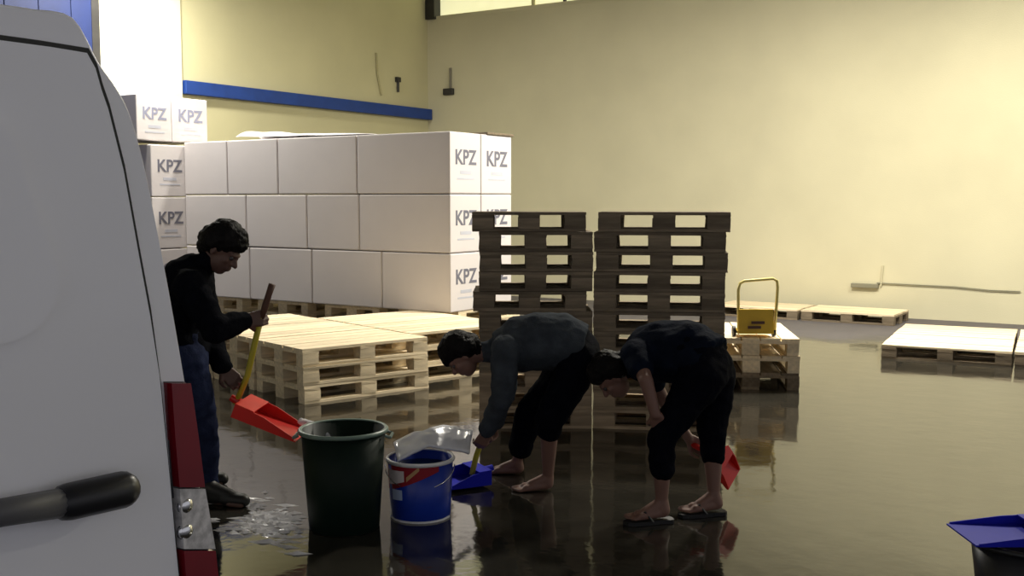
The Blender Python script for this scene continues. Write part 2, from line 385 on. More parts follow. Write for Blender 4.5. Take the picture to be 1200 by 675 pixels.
# single layer at the far right
c0 = G(1032, 420); Xr = rot_right(98); Yr = rot_right(8 + 20)
Xr = V((1, 0, 0)); Yr = V((0, 1, 0)); Xr = Matrix.Rotation(.10, 3, 'Z') @ Xr; Yr = Matrix.Rotation(.10, 3, 'Z') @ Yr
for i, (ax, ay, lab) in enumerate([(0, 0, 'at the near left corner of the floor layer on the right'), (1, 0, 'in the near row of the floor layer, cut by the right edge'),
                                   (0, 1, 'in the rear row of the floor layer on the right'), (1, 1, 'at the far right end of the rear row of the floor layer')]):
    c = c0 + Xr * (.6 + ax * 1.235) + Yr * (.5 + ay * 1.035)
    stack((c.x, c.y, 0), dirang(Xr), 1, lambda k: 'shaded_sides', lab, 'pallets lying on the floor at the right', sy=1.25)
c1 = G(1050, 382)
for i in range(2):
    c = c1 + V((-.62 - i * 1.25, .36, 0)); stack((c.x, min(c.y, YB - .45), 0), 0, 1, lambda k: 'shaded_sides', ('lying by the cream wall, right end of the pair' if i == 0 else 'lying by the cream wall behind the yellow cart'), 'pallets along the cream wall')
# ------------------------------------------------------------------ cartons
ZB = 3 * PH + .009
SC = G(528, 367, ZB); XS, YS = SC.x, SC.y
zr = [ZB, PX(528, 297, XS).z, PX(528, 227, XS).z, PX(528, 153, XS).z]
YS2 = PX(600, 200, XS).y; YM = PX(564, 200, XS).y
def text_mesh(body, size):
    cu = bpy.data.curves.new('print', 'FONT'); cu.body = body; cu.size = size; cu.align_x = 'CENTER'; cu.align_y = 'CENTER'; cu.extrude = .0015; cu.offset = .006
    o = bpy.data.objects.new('print', cu); COL.objects.link(o)
    me = bpy.data.meshes.new_from_object(o.evaluated_get(bpy.context.evaluated_depsgraph_get()))
    bpy.data.objects.remove(o); return me
TXT = text_mesh('KPZ', .27)
TXT.materials.clear(); TXT.materials.append(M_print)
def carton(x0, x1, y0, y1, z0, z1, label, group, printed=True, pale=False):
    g = .006
    e = empty('carton', ((x0 + x1) / 2, (y0 + y1) / 2, z0), label, 'carton', group)
    b = nb(); box(b, (x0 + g, y0 + g, z0 + .002), (x1 - g, y1 - g, z1 - .006), bev=.012); obj('body', b, M_carton, e)
    if printed:
        w_ = (y1 - y0); yc = (y0 + y1) / 2; zc = z0 + (z1 - z0) * .58
        me = TXT
        if pale: me = TXT.copy(); me.materials.clear(); me.materials.append(mat('overlit_print', (.30, .31, .42), .8))  # print paled as if washed out by strong light
        o = bpy.data.objects.new('print', me); COL.objects.link(o); o.parent = e
        o.location = V((x1 - g + .001, yc, zc)) - V(e.location); o.rotation_euler = (math.pi / 2, 0, math.pi / 2); o.scale = (w_ / .62 * .86,) * 3
        for k, (dz, wd, hh) in enumerate([(-.15, .22, .035), (-.215, .34, .018)]):
            b = nb(); box(b, (x1 - g - .001, yc - wd * w_ * .8, zc + dz - hh / 2), (x1 - g + .0015, yc + wd * w_ * .8, zc + dz + hh / 2)); obj('print_line', b, M_print2, e)
    b = nb(); box(b, ((x0 + x1) / 2 - .03 if False else x0 + g + .02, (y0 + y1) / 2 - .03, z1 - .0065), (x1 - g - .02, (y0 + y1) / 2 + .03, z1 - .005)); obj('tape', b, mat('carton_tape', (.66, .62, .56), .4), e)
    return e
XE = PY(218, 260, YS).x
def xa(px): return PY(px, 300, YS).x
rows = [[528, 447, 365, 292, 218], [528, 421, 360, 289, 218], [528, 419, 327, 268, 218]]
rn = ['bottom', 'middle', 'top']
cn = ['at the right end', 'second from the right end', 'third from the right end', 'at the left end']
for r in range(3):
    xsr = [xa(p) for p in rows[r]]
    for i in range(4):
        carton(xsr[i + 1], xsr[i], YS, YM, zr[r], zr[r + 1], 'white carton in the %s row of the carton wall, %s' % (rn[r], cn[i]), 'cartons of the long wall', i == 0)
    carton(xsr[1], xsr[0], YM, YS2, zr[r], zr[r + 1], 'white carton in the %s row of the right end face, far column' % rn[r], 'cartons of the long wall')
    carton(xsr[2] , xsr[1], YM, YS2, zr[r], zr[r + 1], 'plain white carton hidden in the %s row behind the carton wall' % rn[r], 'cartons of the long wall', False)
# pallets under the cartons
n = 0
npl = int((XS - XE) / .815); stp = (XS - XE - .8) / (npl - 1); xx = XS - .40
while n < npl:
    for k in range(3):
        pallet((xx, (YS + YS2) / 2 + .15, k * (PH + .003)), math.pi / 2, 'fresh', 'pale pallet under the carton wall, %s layer, %s' % (['bottom', 'middle', 'top'][k], (['right end', 'second from right', 'third from right', 'fourth from right', 'fifth from right'][n] if n < npl - 1 else 'left end')), 'pallets under the carton wall')
    n += 1; xx -= stp
# nearer carton column at the left with its printed side in view
XC = XE - .012
yc1 = YS + .06; yc0 = PX(178, 230, XC).y
hh = (zr[3] - ZB) / 3
for k in range(3):
    carton(XC - .75, XC, yc0, yc1, .40 + hh * k, .40 + hh * (k + 1), 'white carton in the %s of the narrow column beside the van' % ['bottom', 'middle', 'top'][k], 'cartons of the narrow column')
b = nb(); box(b, (XC - .75, yc0, 0), (XC, yc1, .398))
e = empty('pallet_block', (XC - .37, (yc0 + yc1) / 2, 0), 'low wooden platform under the narrow carton column', 'platform')
for k in range(3):
    b = nb(); y = yc0 + (yc1 - yc0) * (k + .5) / 3; box(b, (XC - .75, y - .06, 0), (XC, y + .06, .37)); obj('beam', b, M_wood2, e)
b = nb(); box(b, (XC - .75, yc0, .37), (XC, yc1, .4)); obj('deck', b, M_wood2, e)
# upper pair standing above, brightly lit
ztop = zr[3]
XU = XC - .05
yu = [PX(q, 140, XU).y for q in (160, 202, 244)]
for k in range(2):
    carton(XU - .65, XU, yu[k], yu[k + 1], ztop, PX(202, 113, XU).z, 'bright white carton on top of the pile, %s of the upper pair' % ['left', 'right'][k], 'upper pair of cartons', True, True)
# crumpled film on the carton wall
b = nb(); xA, xB = xa(418), xa(272); nx, ny = 24, 6; gr = []
for i in range(nx + 1):
    rw = []
    for j in range(ny + 1):
        u = i / nx; x = xB + (xA - xB) * u; y = YS + .1 + .5 * j / ny
        z = ztop + .005 + (.13 - .09 * u) * math.sin(math.pi * min(1, (j + .6) / ny)) * (.8 + .3 * noise.noise(V((x * 3, y * 4, 1)))) * (1 - .5 * u * u)
        rw.append(b.verts.new((x, y, max(z, ztop + .004))))
    gr.append(rw)
for i in range(nx):
    for j in range(ny): b.faces.new((gr[i][j], gr[i + 1][j], gr[i + 1][j + 1], gr[i][j + 1]))
fl = obj('plastic_film', b, M_sheet, smooth=True); tag(fl, 'crumpled white plastic film lying on top of the carton wall', 'film')
md = fl.modifiers.new('t', 'SOLIDIFY'); md.thickness = .004; md.offset = 1
b = nb(); box(b, (XS - .55, YS2 - .5, ztop - .004), (XS + .01, YS2 + .02, ztop + .022), bev=.004)
tag(obj('cover_board', b, M_wood2), 'thin dark board on the top right carton', 'board')
# ------------------------------------------------------------------ van
XV = -1.40
sil = [(236, 590), (228, 520), (215, 440), (203, 370), (190, 300), (170, 200), (154, 140), (138, 105), (115, 72), (85, 20), (40, 10), (0, 4)]
pr = [PX(x, y, XV - .006) for x, y in sil]; pr = [(p.y, p.z) for p in pr]
low = [(pr[0][0] - .06, .34), (pr[0][0] + .015, .45), (pr[0][0] + .035, .75), (pr[0][0] + .02, .92)]
right = low + [q for q in pr]
ymax = max(q[0] for q in right); YC = ymax - .90
right = [q for q in right if q[0] > YC]
zroof = right[-1][1] + .02
def crom(p, n=4):
    o = []
    for i in range(len(p) - 1):
        a, b_, c_, d_ = [V(p[max(0, min(len(p) - 1, k))]) for k in (i - 1, i, i + 1, i + 2)]
        for k in range(n):
            t = k / n; o.append(tuple(.5 * (2 * b_ + (c_ - a) * t + (2 * a - 5 * b_ + 4 * c_ - d_) * t * t + (3 * b_ - a - 3 * c_ + d_) * t ** 3)))
    return o + [tuple(p[-1])]
right = crom(right)
half = right + [((right[-1][0] + YC) / 2, zroof + .012), (YC, zroof + .02)]
prof = half + [(2 * YC - y, z) for y, z in reversed(half[:-1])]
zm = .95
van = empty('van', (XV - 2.2, YC, 0), 'white panel van at the left edge, seen from its rear corner', 'van')
b = nb()
secs = [(XV - 4.35, .80, .62, -.25), (XV - 4.25, .93, .70, -.2), (XV - 3.6, 1.0, .78, -.12), (XV - 2.9, 1.0, 1.0, 0), (XV - .03, 1, 1, 0), (XV - .012, 1, 1, 0), (XV - .004, .998, .998, 0), (XV, .994, .995, 0)]
prv = None
for X, sy, sz, dz in secs:
    R = []
    for y, z in prof:
        zz = zm + (z - zm) * (sz if z > zm else 1)
        R.append(b.verts.new((X, YC + (y - YC) * sy, zz)))
    if prv: bridge(b, prv, R)
    else: b.faces.new(list(reversed(R)))
    prv = R
b.faces.new(prv)
obj('body', b, M_white_van, van, smooth=False)
for p in van.children[0].data.polygons: p.use_smooth = len(p.vertices) == 4
# rear doors
seam = [(127, 128), (145, 200), (163, 300), (176, 370), (187, 440), (193, 500), (199, 560), (206, 640), (212, 700)]
sp = [PX(x, y, XV + .014) for x, y in seam]; sp = [(p.y, p.z) for p in sp]
tl = [PX(x, y, XV + .014) for x, y in [(0, 47), (60, 55), (102, 62), (112, 80), (119, 105)]]; tl = [(p.y, p.z) for p in tl]
ztl = tl[0][1]
dp = [(YC + .008, .48), (sp[-1][0] + .02, .48), (sp[-1][0] + .01, .8)] + list(reversed(sp)) + [tl[4], tl[3], tl[2], tl[1], tl[0], (YC + .008, ztl + .012)]
for sgn in (1, -1):
    def mir(q): return q if sgn > 0 else (2 * YC - q[0], q[1])
    pts = [(XV - .004, mir(q)[0], mir(q)[1]) for q in dp]
    b = nb(); prism(b, pts, (.018, 0, 0)); bevel_all(b, .006, 3, 40); d = obj('door', b, M_white_van, van)
    # dark seal all round
    ctr = V((XV, sum(q[1] for q in pts) / len(pts), sum(q[2] for q in pts) / len(pts)))
    b = nb(); pr_o = [V((XV - .003, q[1] + (.011 if (q[1] - ctr.y) > 0 else -.011), q[2] + (.009 if q[2] > ctr.z else -.01))) for q in pts]
    prism(b, pr_o, (.006, 0, 0)); obj('door_seal', b, M_rub, van)
    # embossed blank panel
    e0 = PX(33, 150, XV).y; zt = PX(33, 130, XV).z; zb_ = PX(37, 395, XV).z
    r = .09; pp = [(YC + .07, zt), (YC + .07, zb_)]
    pp += [(e0 + .02 - r + r * math.sin(t), zb_ + r - r * math.cos(t)) for t in [math.pi / 2 * k / 6 for k in range(7)]]
    pp += [(e0 - .03 - r + r * math.cos(t), zt - r + r * math.sin(t)) for t in [math.pi / 2 * k / 6 for k in range(7)]]
    pts = [(XV + .010, mir(q)[0], mir(q)[1]) for q in pp]
    b = nb(); prism(b, pts, (.022, 0, 0)); bevel_all(b, .016, 5, 50); o = obj('blank_panel', b, M_white_van, d)
    for p in o.data.polygons: p.use_smooth = len(p.vertices) == 4
# black arm with rounded end on the visible door
q = [PX(-90, 622, XV + .045), PX(0, 601, XV + .045), PX(80, 588, XV + .045), PX(118, 579, XV + .05), PX(142, 574, XV + .045)]
D = van.children[1]
b = nb(); tube(b, q[:3] , [.017, .0195, .022], 16); obj('handle_arm', b, M_grey, D, smooth=True)
b = nb(); cap(b, q[2], q[4], .0275, .0285); o = obj('handle_cap', b, M_plast, D, smooth=True)
b = nb(); tube(b, [V((XV + .012, q[3].y, q[3].z)), q[3]], .018, 14); obj('handle_post', b, M_plast, D)
# tail lights
def lens(name, y0, y1, m, par, sgn, th=.020):
    def ex(pts, y):
        for (xa_, ya_), (xb_, yb_) in zip(pts[:-1], pts[1:]):
            if ya_ <= y <= yb_: return xa_ + (xb_ - xa_) * (y - ya_) / (yb_ - ya_)
        (xa_, ya_), (xb_, yb_) = pts[-2:]; return xa_ + (xb_ - xa_) * (y - ya_) / (yb_ - ya_)
    outer = [(213, 440), (222, 500), (231, 570), (243, 640), (252, 720)]; inner = [(191, 440), (195, 500), (201, 570), (206, 640), (212, 720)]
    ys = [y0 + (y1 - y0) * k / 4 for k in range(5)]
    P = [PX(ex(inner, y), y, XV) for y in ys] + [PX(ex(outer, y), y, XV) for y in reversed(ys)]
    P = [V((XV - .03, p.y if sgn > 0 else 2 * YC - p.y, p.z)) for p in P]
    b = nb(); prism(b, P, (.03 + th, 0, 0)); bevel_all(b, .007, 3, 40); return obj(name, b, m, par)
for sgn in (1, -1):
    t = lens('tail_light', 447, 720, M_grey, van, sgn, .004)
    lens('red_lens', 448, 569, M_red, t, sgn)
    c = lens('clear_lens', 571, 641, M_clear, t, sgn)
    for yy in (592, 622):
        p = PX(216, yy, XV + .012); b = nb(); ball(b, (XV + .014, p.y if sgn > 0 else 2 * YC - p.y, p.z), .016, (.6, 1, 1)); obj('bulb', b, M_chrome, t, smooth=True)
    lens('red_lens', 643, 720, M_red, t, sgn)
b = nb(); box(b, (XV - .2, YC - .86, .30), (XV + .10, YC + .86, .50), bev=.03); obj('bumper', b, M_grey, van)
for x in (XV - .75, XV - 3.55):
    for sgn in (1, -1):
        y = YC + sgn * .80
        b = nb(); prv = None
        for dy, r in ((-.10, .20), (-.10, .30), (-.07, .325), (.07, .325), (.10, .30), (.10, .20)):
            R = ring(b, (x, y + dy, .325), (0, 1, 0), r, 28)
            if prv: bridge(b, prv, R)
            prv = R
        wh = obj('wheel', b, M_rub, van, smooth=True)
        b = nb(); tube(b, [(x, y - .09, .325), (x, y + .09, .325)], .205, 24); obj('hub', b, M_grey, wh)
for sgn in (1, -1):
    b = nb(); pts = [(XV - 3.9, 1.0), (XV - 2.3, 1.0), (XV - 2.3, 1.5), (XV - 3.1, 1.5)]
    yy = YC + sgn * .885
    prism(b, [(x, yy - sgn * .09, z) if z > 1.2 else (x, yy + sgn * .01, z) for x, z in pts], (0, sgn * .012, 0)); obj('side_window', b, mat('dark_glass', (.02, .02, .025), .1), van)
# ------------------------------------------------------------------ buckets
def bucket(name, c, rb, rtop, h, m, mr, label, cat, lip=.014, fill=.7):
    e = empty(name, c, label, cat); t = .006
    b = nb(); lathe(b, c, [(rb * .96, .0), (rb, .006), (rtop, h), (rtop - t, h), (rb - t, .012), (rb * .5, .012)], 44, True); obj('body', b, m, e, smooth=False)
    for p in e.children[0].data.polygons: p.use_smooth = len(p.vertices) == 4
    b = nb(); lathe(b, c, [(rtop - t, h - .012), (rtop + lip, h - .014), (rtop + lip + .003, h - .003), (rtop + lip * .6, h + .006), (rtop - t, h + .003), (rtop - t, h - .012)], 44, False); obj('rim', b, mr, e, smooth=True)
    b = nb(); rr = rb + (rtop - rb) * fill - t - .002; lathe(b, c, [(rr, h * fill - .006), (rr, h * fill)], 40); obj('water', b, M_tank, e)
    return e
g = G(397, 630); c = g + fw * .175
gb = bucket('bin', c, .172, .205, .49, M_green, M_rim, 'dark green plastic bin that the water pours into', 'bin', .013)
for s in (-1, 1):
    p = V((c.x, c.y, .455)) + rt * (s * .222); b = nb(); tube(b, [p + fw * .05 + UP * .01 - rt * s * .012, p + fw * .05 + rt * s * .012, p - fw * .05 + rt * s * .012, p - fw * .05 + UP * .01 - rt * s * .012], .008, 8); obj('handle', b, M_rim, gb)
g = G(490, 614); c = g + fw * .155; pc = c.copy(); ph = .30
pb = bucket('paint_pail', c, .152, .166, ph, M_pail, M_whp, 'blue paint pail with a red and white label', 'pail', .008, .85)
def patch(pts, m, name, c, rb, rtop, h, par, off=.0015):
    """polygon given in (u across -1..1 as seen from the camera, z fraction) wrapped on the pail"""
    b = nb(); n = 10; vs = []
    base = math.atan2(-fw.y, -fw.x)
    us = [p[0] for p in pts]
    lo, hi = pts[0], pts[1]
    cols = []
    (u0, zl0, zh0), (u1, zl1, zh1) = pts
    for k in range(n + 1):
        f = k / n; u = u0 + (u1 - u0) * f; a = base + math.asin(max(-.999, min(.999, u)))
        cc = []
        for zz in (zl0 + (zl1 - zl0) * f, zh0 + (zh1 - zh0) * f):
            r = rb + (rtop - rb) * zz + off; cc.append(b.verts.new((c.x + r * math.cos(a), c.y + r * math.sin(a), c.z + zz * h)))
        cols.append(cc)
    for k in range(n): b.faces.new((cols[k][0], cols[k + 1][0], cols[k + 1][1], cols[k][1]))
    o = obj(name, b, m, par); md = o.modifiers.new('t', 'SOLIDIFY'); md.thickness = .001; md.offset = 1; return o
PA = (pc, .152, .166, ph, pb)
patch([(-.97, .50, .97), (.62, .86, .97)], M_lred, 'label', *PA)
patch([(-.92, .60, .86), (-.42, .70, .88)], M_lwhite, 'label_print', *PA, off=.003)
patch([(-.35, .70, .78), (.05, .90, .97)], M_lgold, 'label_print', *PA, off=.003)
patch([(-.82, .36, .54), (-.50, .38, .55)], mat('label_pale_blue', (.45, .55, .80), .5), 'label_print', *PA, off=.003)
patch([(-.97, .0, .035), (.97, .0, .035)], M_whp, 'foam_highlight', *PA, off=.004)  # white line paints foam and water highlights around the base
b = nb(); hp = [pc + UP * (ph - .03) + rt * (.176 * math.cos(t)) + fw * (-.03 - .12 * math.sin(t)) * 1 - UP * (.10 * math.sin(t)) for t in [math.pi * k / 12 for k in range(13)]]
tube(b, hp, .0025, 6); obj('wire_handle', b, M_chrome, pb, smooth=True)
# black bucket with a blue dustpan across it at the lower right
cb = PD(1204, 660, 3.85); cb = V((cb.x, cb.y, 0)); hb = .355
bucket('bucket', cb, .155, .198, hb, M_plast, M_plast, 'black plastic bucket at the lower right corner', 'bucket', .012)
# ------------------------------------------------------------------ dustpans
def dustpan(name, M, m, label, L=.30, W=.26, Hh=.09, handle=None, mh=None, grip=None, mg=None, lip=True):
    """local: mouth +x, floor of pan z=0, origin at the back centre"""
    o0 = M.translation; e = empty(name, o0, label, 'dustpan')
    def T(bm): bmesh.ops.transform(bm, matrix=M, verts=bm.verts); return bm
    t = .006
    b = nb(); n = 8
    # scoop: profile rising at the back, side walls falling to the mouth
    prf = [(-.01, Hh), (.0, .02), (.02, 0), (L, 0)]
    out = [(x, z) for x, z in prf]
    def strip(y, hs): pass
    box(b, (.0, -W / 2, 0), (L, W / 2, t)); box(b, (-t, -W / 2, 0), (t, W / 2, Hh))
    for s in (-1, 1):
        y0, y1 = (s * W / 2 - t / 2, s * W / 2 + t / 2)
        prism(b, [(-t, y0, 0), (L * .97, y0, 0), (L * .97, y0, Hh * .25), (L * .45, y0, Hh * .8), (-t, y0, Hh)], (0, y1 - y0, 0))
    prism(b, [(-t, -W / 2, Hh), (L * .28, -W / 2, Hh * .93), (L * .28, -W / 2, Hh * .93 - t), (-t, -W / 2, Hh - t)], (0, W, 0))
    obj('pan', T(b), m, e)
    b = nb(); tube(b, [(-.005, 0, Hh * .6), (-.07, 0, Hh * .75)], [.024, .018], 12); obj('socket', T(b), m, e)
    if handle:
        b = nb(); tube(b, handle, .016, 10); obj('handle', b, mh, e, smooth=True)
    if grip:
        b = nb(); tube(b, grip, [.015, .018, .017, .019, .012][:len(grip)] if len(grip) <= 5 else .017, 12); obj('grip', b, mg, e, smooth=True)
    return e
# ------------------------------------------------------------------ people
def hand(b, w, d, n, side, curl=1.0, k=1.0, spread=.022):
    """wrist w, finger direction d, palm normal n; side +-1 puts the thumb on +-(d x n)"""
    d = V(d).normalized(); n = (V(n) - d * V(n).dot(d)).normalized(); s = d.cross(n) * side; w = V(w)
    for i in range(4):
        o = (1.5 - i) * spread * k; kn = w + d * (.088 - abs(i - 1) * .004) * k + s * o
        cap(b, w + d * .012 + s * o * .65, kn, .0155 * k, .0125 * k)
        p = kn; ang = 0
        for j, ln in enumerate([(.040, .026, .020), (.045, .028, .021), (.041, .027, .021), (.032, .021, .018)][i]):
            ang += (.55, .85, .6)[j] * curl; dd = d * math.cos(ang) + n * math.sin(ang)
            q = p + dd * ln * k; cap(b, p, q, (.0095 - j * .001) * k, (.0088 - j * .001) * k); p = q
    t0 = w + d * .022 * k + s * .030 * k; t1 = t0 + (d * .55 + s * .62 + n * .45).normalized() * .042 * k
    t2 = t1 + (d * .75 + n * .65 + s * .05).normalized() * .033 * k; t3 = t2 + (d * .55 + n * .85 - s * .25).normalized() * .024 * k
    cap(b, w + d * .01, t0, .016 * k, .015 * k); cap(b, t0, t1, .0145 * k, .0115 * k); cap(b, t1, t2, .0112 * k, .0098 * k); cap(b, t2, t3, .0098 * k, .008 * k)
def foot(b, ank, heel, toe, k=1.0, wide=None):
    """ankle joint, heel and toe points on the ground"""
    heel = V(heel); toe = V(toe); d = (toe - heel).normalized(); s = d.cross(UP).normalized(); L = (toe - heel).length
    cap(b, ank, heel + d * .035 + UP * .038, .036 * k, .034 * k)
    cap(b, V(ank) - UP * .01, heel + d * L * .55 + UP * .034, .034 * k, .030 * k)
    cap(b, heel + d * .04 + UP * .030, heel + d * L * .70 + s * .012 + UP * .024, .029 * k, .024 * k)
    cap(b, heel + d * .04 + UP * .030, heel + d * L * .68 - s * .022 + UP * .022, .027 * k, .021 * k)
    for i, (o, ln) in enumerate([(.030, 1.0), (.012, .99), (-.003, .955), (-.017, .915), (-.030, .87)]):
        r = .0125 if i == 0 else .0088
        cap(b, heel + d * L * .66 + s * o * .9 + UP * .018, heel + d * (L * ln - r) + s * o + UP * (r + .001), r + .004, r)
def head_shape(b, c, f, u, k=1.0):
    f = V(f).normalized(); u = (V(u) - f * V(u).dot(f)).normalized(); s = f.cross(u)
    Mx = Matrix((f, s, u)).transposed()
    def P(x, y, z): return V(c) + (f * x + s * y + u * z) * k
    def el(x, y, z, a, bb, cc): ball(b, P(x, y, z), k, (a, bb, cc), Mx.to_4x4(), 3)
    el(-.012, 0, .03, .098, .077, .092); el(.03, 0, -.03, .062, .060, .078); el(.045, 0, -.078, .036, .036, .030)
    el(.078, 0, .024, .018, .050, .014)                      # brow
    cap(b, P(.086, 0, .012), P(.108, 0, -.022), .009 * k, .013 * k)    # nose
    el(.097, 0, -.024, .011, .018, .009)
    cap(b, P(.086, -.019, -.050), P(.086, .019, -.050), .009 * k, .009 * k); cap(b, P(.083, -.016, -.061), P(.083, .016, -.061), .010 * k, .010 * k)
    for q in (-1, 1):
        el(.06, q * .040, -.016, .022, .020, .022)            # cheeks
        el(-.005, q * .078, -.004, .016, .009, .030)           # ears
    return P
def eyes(P, parent, k):
    for q in (-1, 1):
        b = nb(); ball(b, P(.078, q * .031, .006), .0125 * k); obj('eye', b, M_eye, parent, smooth=True)
def limb(b, pts, rs):
    for (p, q, r0, r1) in zip(pts[:-1], pts[1:], rs[:-1], rs[1:]): cap(b, p, q, r0, r1)
def person(base, label, J, skin, top, bottom, hairf, opt):
    """J: dict of joints in world space"""
    e = empty('person', base, label, 'person')
    k = opt.get('k', 1.0); side = J['side']                    # unit vector from near side to far side
    # ---- body: one continuous skin
    b = nb()
    sp_ = J['spine']
    us = []
    for i, p in enumerate(sp_):
        t = (sp_[min(i + 1, len(sp_) - 1)] - sp_[max(i - 1, 0)]).normalized(); us.append((p, t))
    def torso(bm, add, ws, ds, i0=0, i1=None, push=0):
        secs = []
        for (p, t), w_, d_ in list(zip(us, ws, ds))[i0:i1]:
            u = side.cross(t).normalized(); secs.append((p + u * push, t, d_ + add, w_ + add, u))
        loft(bm, secs, 24)
    ws = opt['ws']; ds = opt['ds']
    torso(b, -.012, ws, ds)
    cap(b, sp_[-1], J['head'], .056 * k, .052 * k)
    for q in 'nf':
        limb(b, [J['sh' + q], J['el' + q], J['wr' + q]], [.045 * k, .036 * k, .027 * k])
        cap(b, sp_[-2], J['sh' + q], .06 * k, .05 * k)
        el_, wr_ = J['el' + q], J['wr' + q]
        hd = J.get('hd' + q, (wr_ - el_)); hand(b, wr_, hd, J['pn' + q], J.get('ts' + q, 1), opt.get('curl' + q, 1.0), k * .96)
        limb(b, [J['hip' + q], J['kn' + q]], [.075 * k, .050 * k]); cap(b, J['kn' + q], J['kn' + q] * .6 + J['an' + q] * .4, .048 * k, .047 * k)
        cap(b, J['kn' + q] * .65 + J['an' + q] * .35, J['an' + q], .049 * k, .031 * k)
        cap(b, sp_[0], J['hip' + q], .085 * k, .08 * k)
        foot(b, J['an' + q], J['heel' + q], J['toe' + q], k * .95)
    P = head_shape(b, J['head'], J['face'], J['crown'], k)
    solid('body', b, skin, e, .0062, 3)
    eyes(P, e, k)
    # ---- top
    b = nb(); torso(b, .016, ws, ds, 0)
    cap(b, sp_[-1], sp_[-1].lerp(J['head'], .35), .070 * k, .064 * k)
    for q in 'nf':
        sh, el_, wr_ = J['sh' + q], J['el' + q], J['wr' + q]
        cap(b, sp_[-2], sh, .092 * k, .080 * k); cap(b, sp_[-3], sh, .09 * k, .078 * k)
        if opt['sleeve'] == 'long': limb(b, [sh, el_, wr_ * .93 + el_ * .07], [.084 * k, .068 * k, .052 * k])
        else: limb(b, [sh, sh * .45 + el_ * .55], [.080 * k, .068 * k])
    solid('sweater' if opt['sleeve'] == 'long' else 'shirt', b, top, e, .011, 3, .011, .10)
    # ---- trousers
    b = nb()
    torso(b, .010, ws, ds, 0, 2)
    for q in 'nf':
        h, kn, an = J['hip' + q], J['kn' + q], J['an' + q]; f_ = opt['leg' + q]
        cap(b, sp_[0], h, .122 * k, .118 * k); tk = opt.get('tk', .086); cap(b, h, kn, .118 * k, tk * k); cap(b, kn, kn.lerp(an, f_), tk * k, opt.get('cuff', .062) * k)
    solid('trousers', b, bottom, e, .011, 3, .009, .09)
    # ---- hair
    b = nb(); hairf(b, P, k); solid('hair', b, M_hair, e, .008, 3, .006, .03)
    return e
def hair_short(b, P, k, full=1.0):
    for x, y, z, r in [(-.02, 0, .062, .088), (.028, 0, .086, .060), (-.065, 0, .02, .068), (-.045, .035, .03, .066), (-.045, -.035, .03, .066), (.05, .03, .075, .040), (.05, -.03, .075, .040), (.062, 0, .074, .038), (-.075, 0, -.03, .042), (-.02, .05, .05, .05), (-.02, -.05, .05, .05)]:
        ball(b, P(x, y, z), r * k * full, sub=3)
def shoe(name, heel, toe, m, parent, k=1.0):
    heel = V(heel); toe = V(toe); d = (toe - heel).normalized(); L = (toe - heel).length; s = d.cross(UP)
    b = nb(); cap(b, heel + d * .03 + UP * .055, heel + d * .04 + UP * .09, .046, .046); cap(b, heel + d * .03 + UP * .045, heel + d * L * .8 + UP * .034, .044, .036)
    cap(b, heel + d * .05 + UP * .08, heel + d * L * .55 + UP * .05, .044, .038); cap(b, heel + d * L * .5 + s * .012 + UP * .034, heel + d * L * .85 + s * .01 + UP * .032, .036, .034)
    return solid(name, b, m, parent, .009, 3)
def flip_flop(heel, toe, parent):
    heel = V(heel); toe = V(toe); d = (toe - heel).normalized(); s = d.cross(UP).normalized(); L = (toe - heel).length
    b = nb(); pts = []
    for u, w_ in [(-.06, .0), (-.05, .022), (0, .034), (.3, .034), (.6, .044), (.85, .044), (.98, .03), (1.05, .0)]: pts.append(heel + d * u * L + s * w_)
    for u, w_ in [(.98, -.03), (.85, -.042), (.6, -.042), (.3, -.032), (0, -.034), (-.05, -.022)]: pts.append(heel + d * u * L + s * w_)
    prism(b, [p + UP * .002 for p in pts], UP * .020); o = obj('flip_flop', b, M_rub, parent)
    b = nb()
    for q in (-1, 1):
        a = heel + d * L * .45 + s * q * .042 + UP * .02; m_ = heel + d * L * .6 + s * q * .026 + UP * .066; z = heel + d * L * .80 + s * .012 + UP * .045
        tube(b, [a, m_, z, z - UP * .025], .0065, 6)
    obj('strap', b, M_rub, o)
FLY = .024     # bare foot raised on a flip-flop sole
# ---- man at the left with the long dustpan (faces right)
D0 = 5.55
def J1(x, y, dd=0): return PD(x, y, D0 + dd)
rgt = rt; gz = lambda p, z=0: V((p.x, p.y, z))
a_n = gz(G(243, 588), .085); a_f = gz(G(222, 566), .085)
gp1 = J1(296, 372, -.02)
j = dict(side=fw.copy(), spine=[J1(216, 418), J1(212, 385), J1(214, 350), J1(224, 322), J1(238, 311)], head=J1(259, 293, -.02), face=(rt * .80 - UP * .60 - fw * .15), crown=(UP * .80 + rt * .6),
         shn=J1(222, 336, -.185), eln=J1(252, 386, -.26), wrn=J1(287, 376, -.07), shf=J1(232, 334, .18), elf=J1(246, 396, .17), wrf=J1(262, 432, .0),
         pnn=fw * .9 + rt * .3, pnf=-fw * .2 + rt * .6 - UP * .6, tsn=-1, tsf=1, hdn=rt * .75 + UP * .10 + fw * .35, hdf=rt * .7 - UP * .8,
         hipn=J1(216, 426, -.10), hipf=J1(218, 424, .10), knn=J1(236, 500, -.05), knf=J1(222, 490, .3), ann=a_n, anf=a_f,
         heeln=gz(G(238, 590)), toen=gz(G(238, 590)) + rt * .245 - fw * .06, heelf=gz(G(216, 566)), toef=gz(G(216, 566)) + rt * .24 - fw * .03)
pl = person((G(240, 590).x, G(240, 590).y, 0), 'person in a black sweater and jeans tipping a red dustpan on a stick', j, M_skin2, M_swA, M_jean, lambda b, P, k: hair_short(b, P, k, 1.12),
       dict(ws=[.155, .150, .165, .165, .09], ds=[.11, .105, .12, .115, .075], sleeve='long', legn=.93, legf=.93, k=1.04, curln=1.15, curlf=1.1))
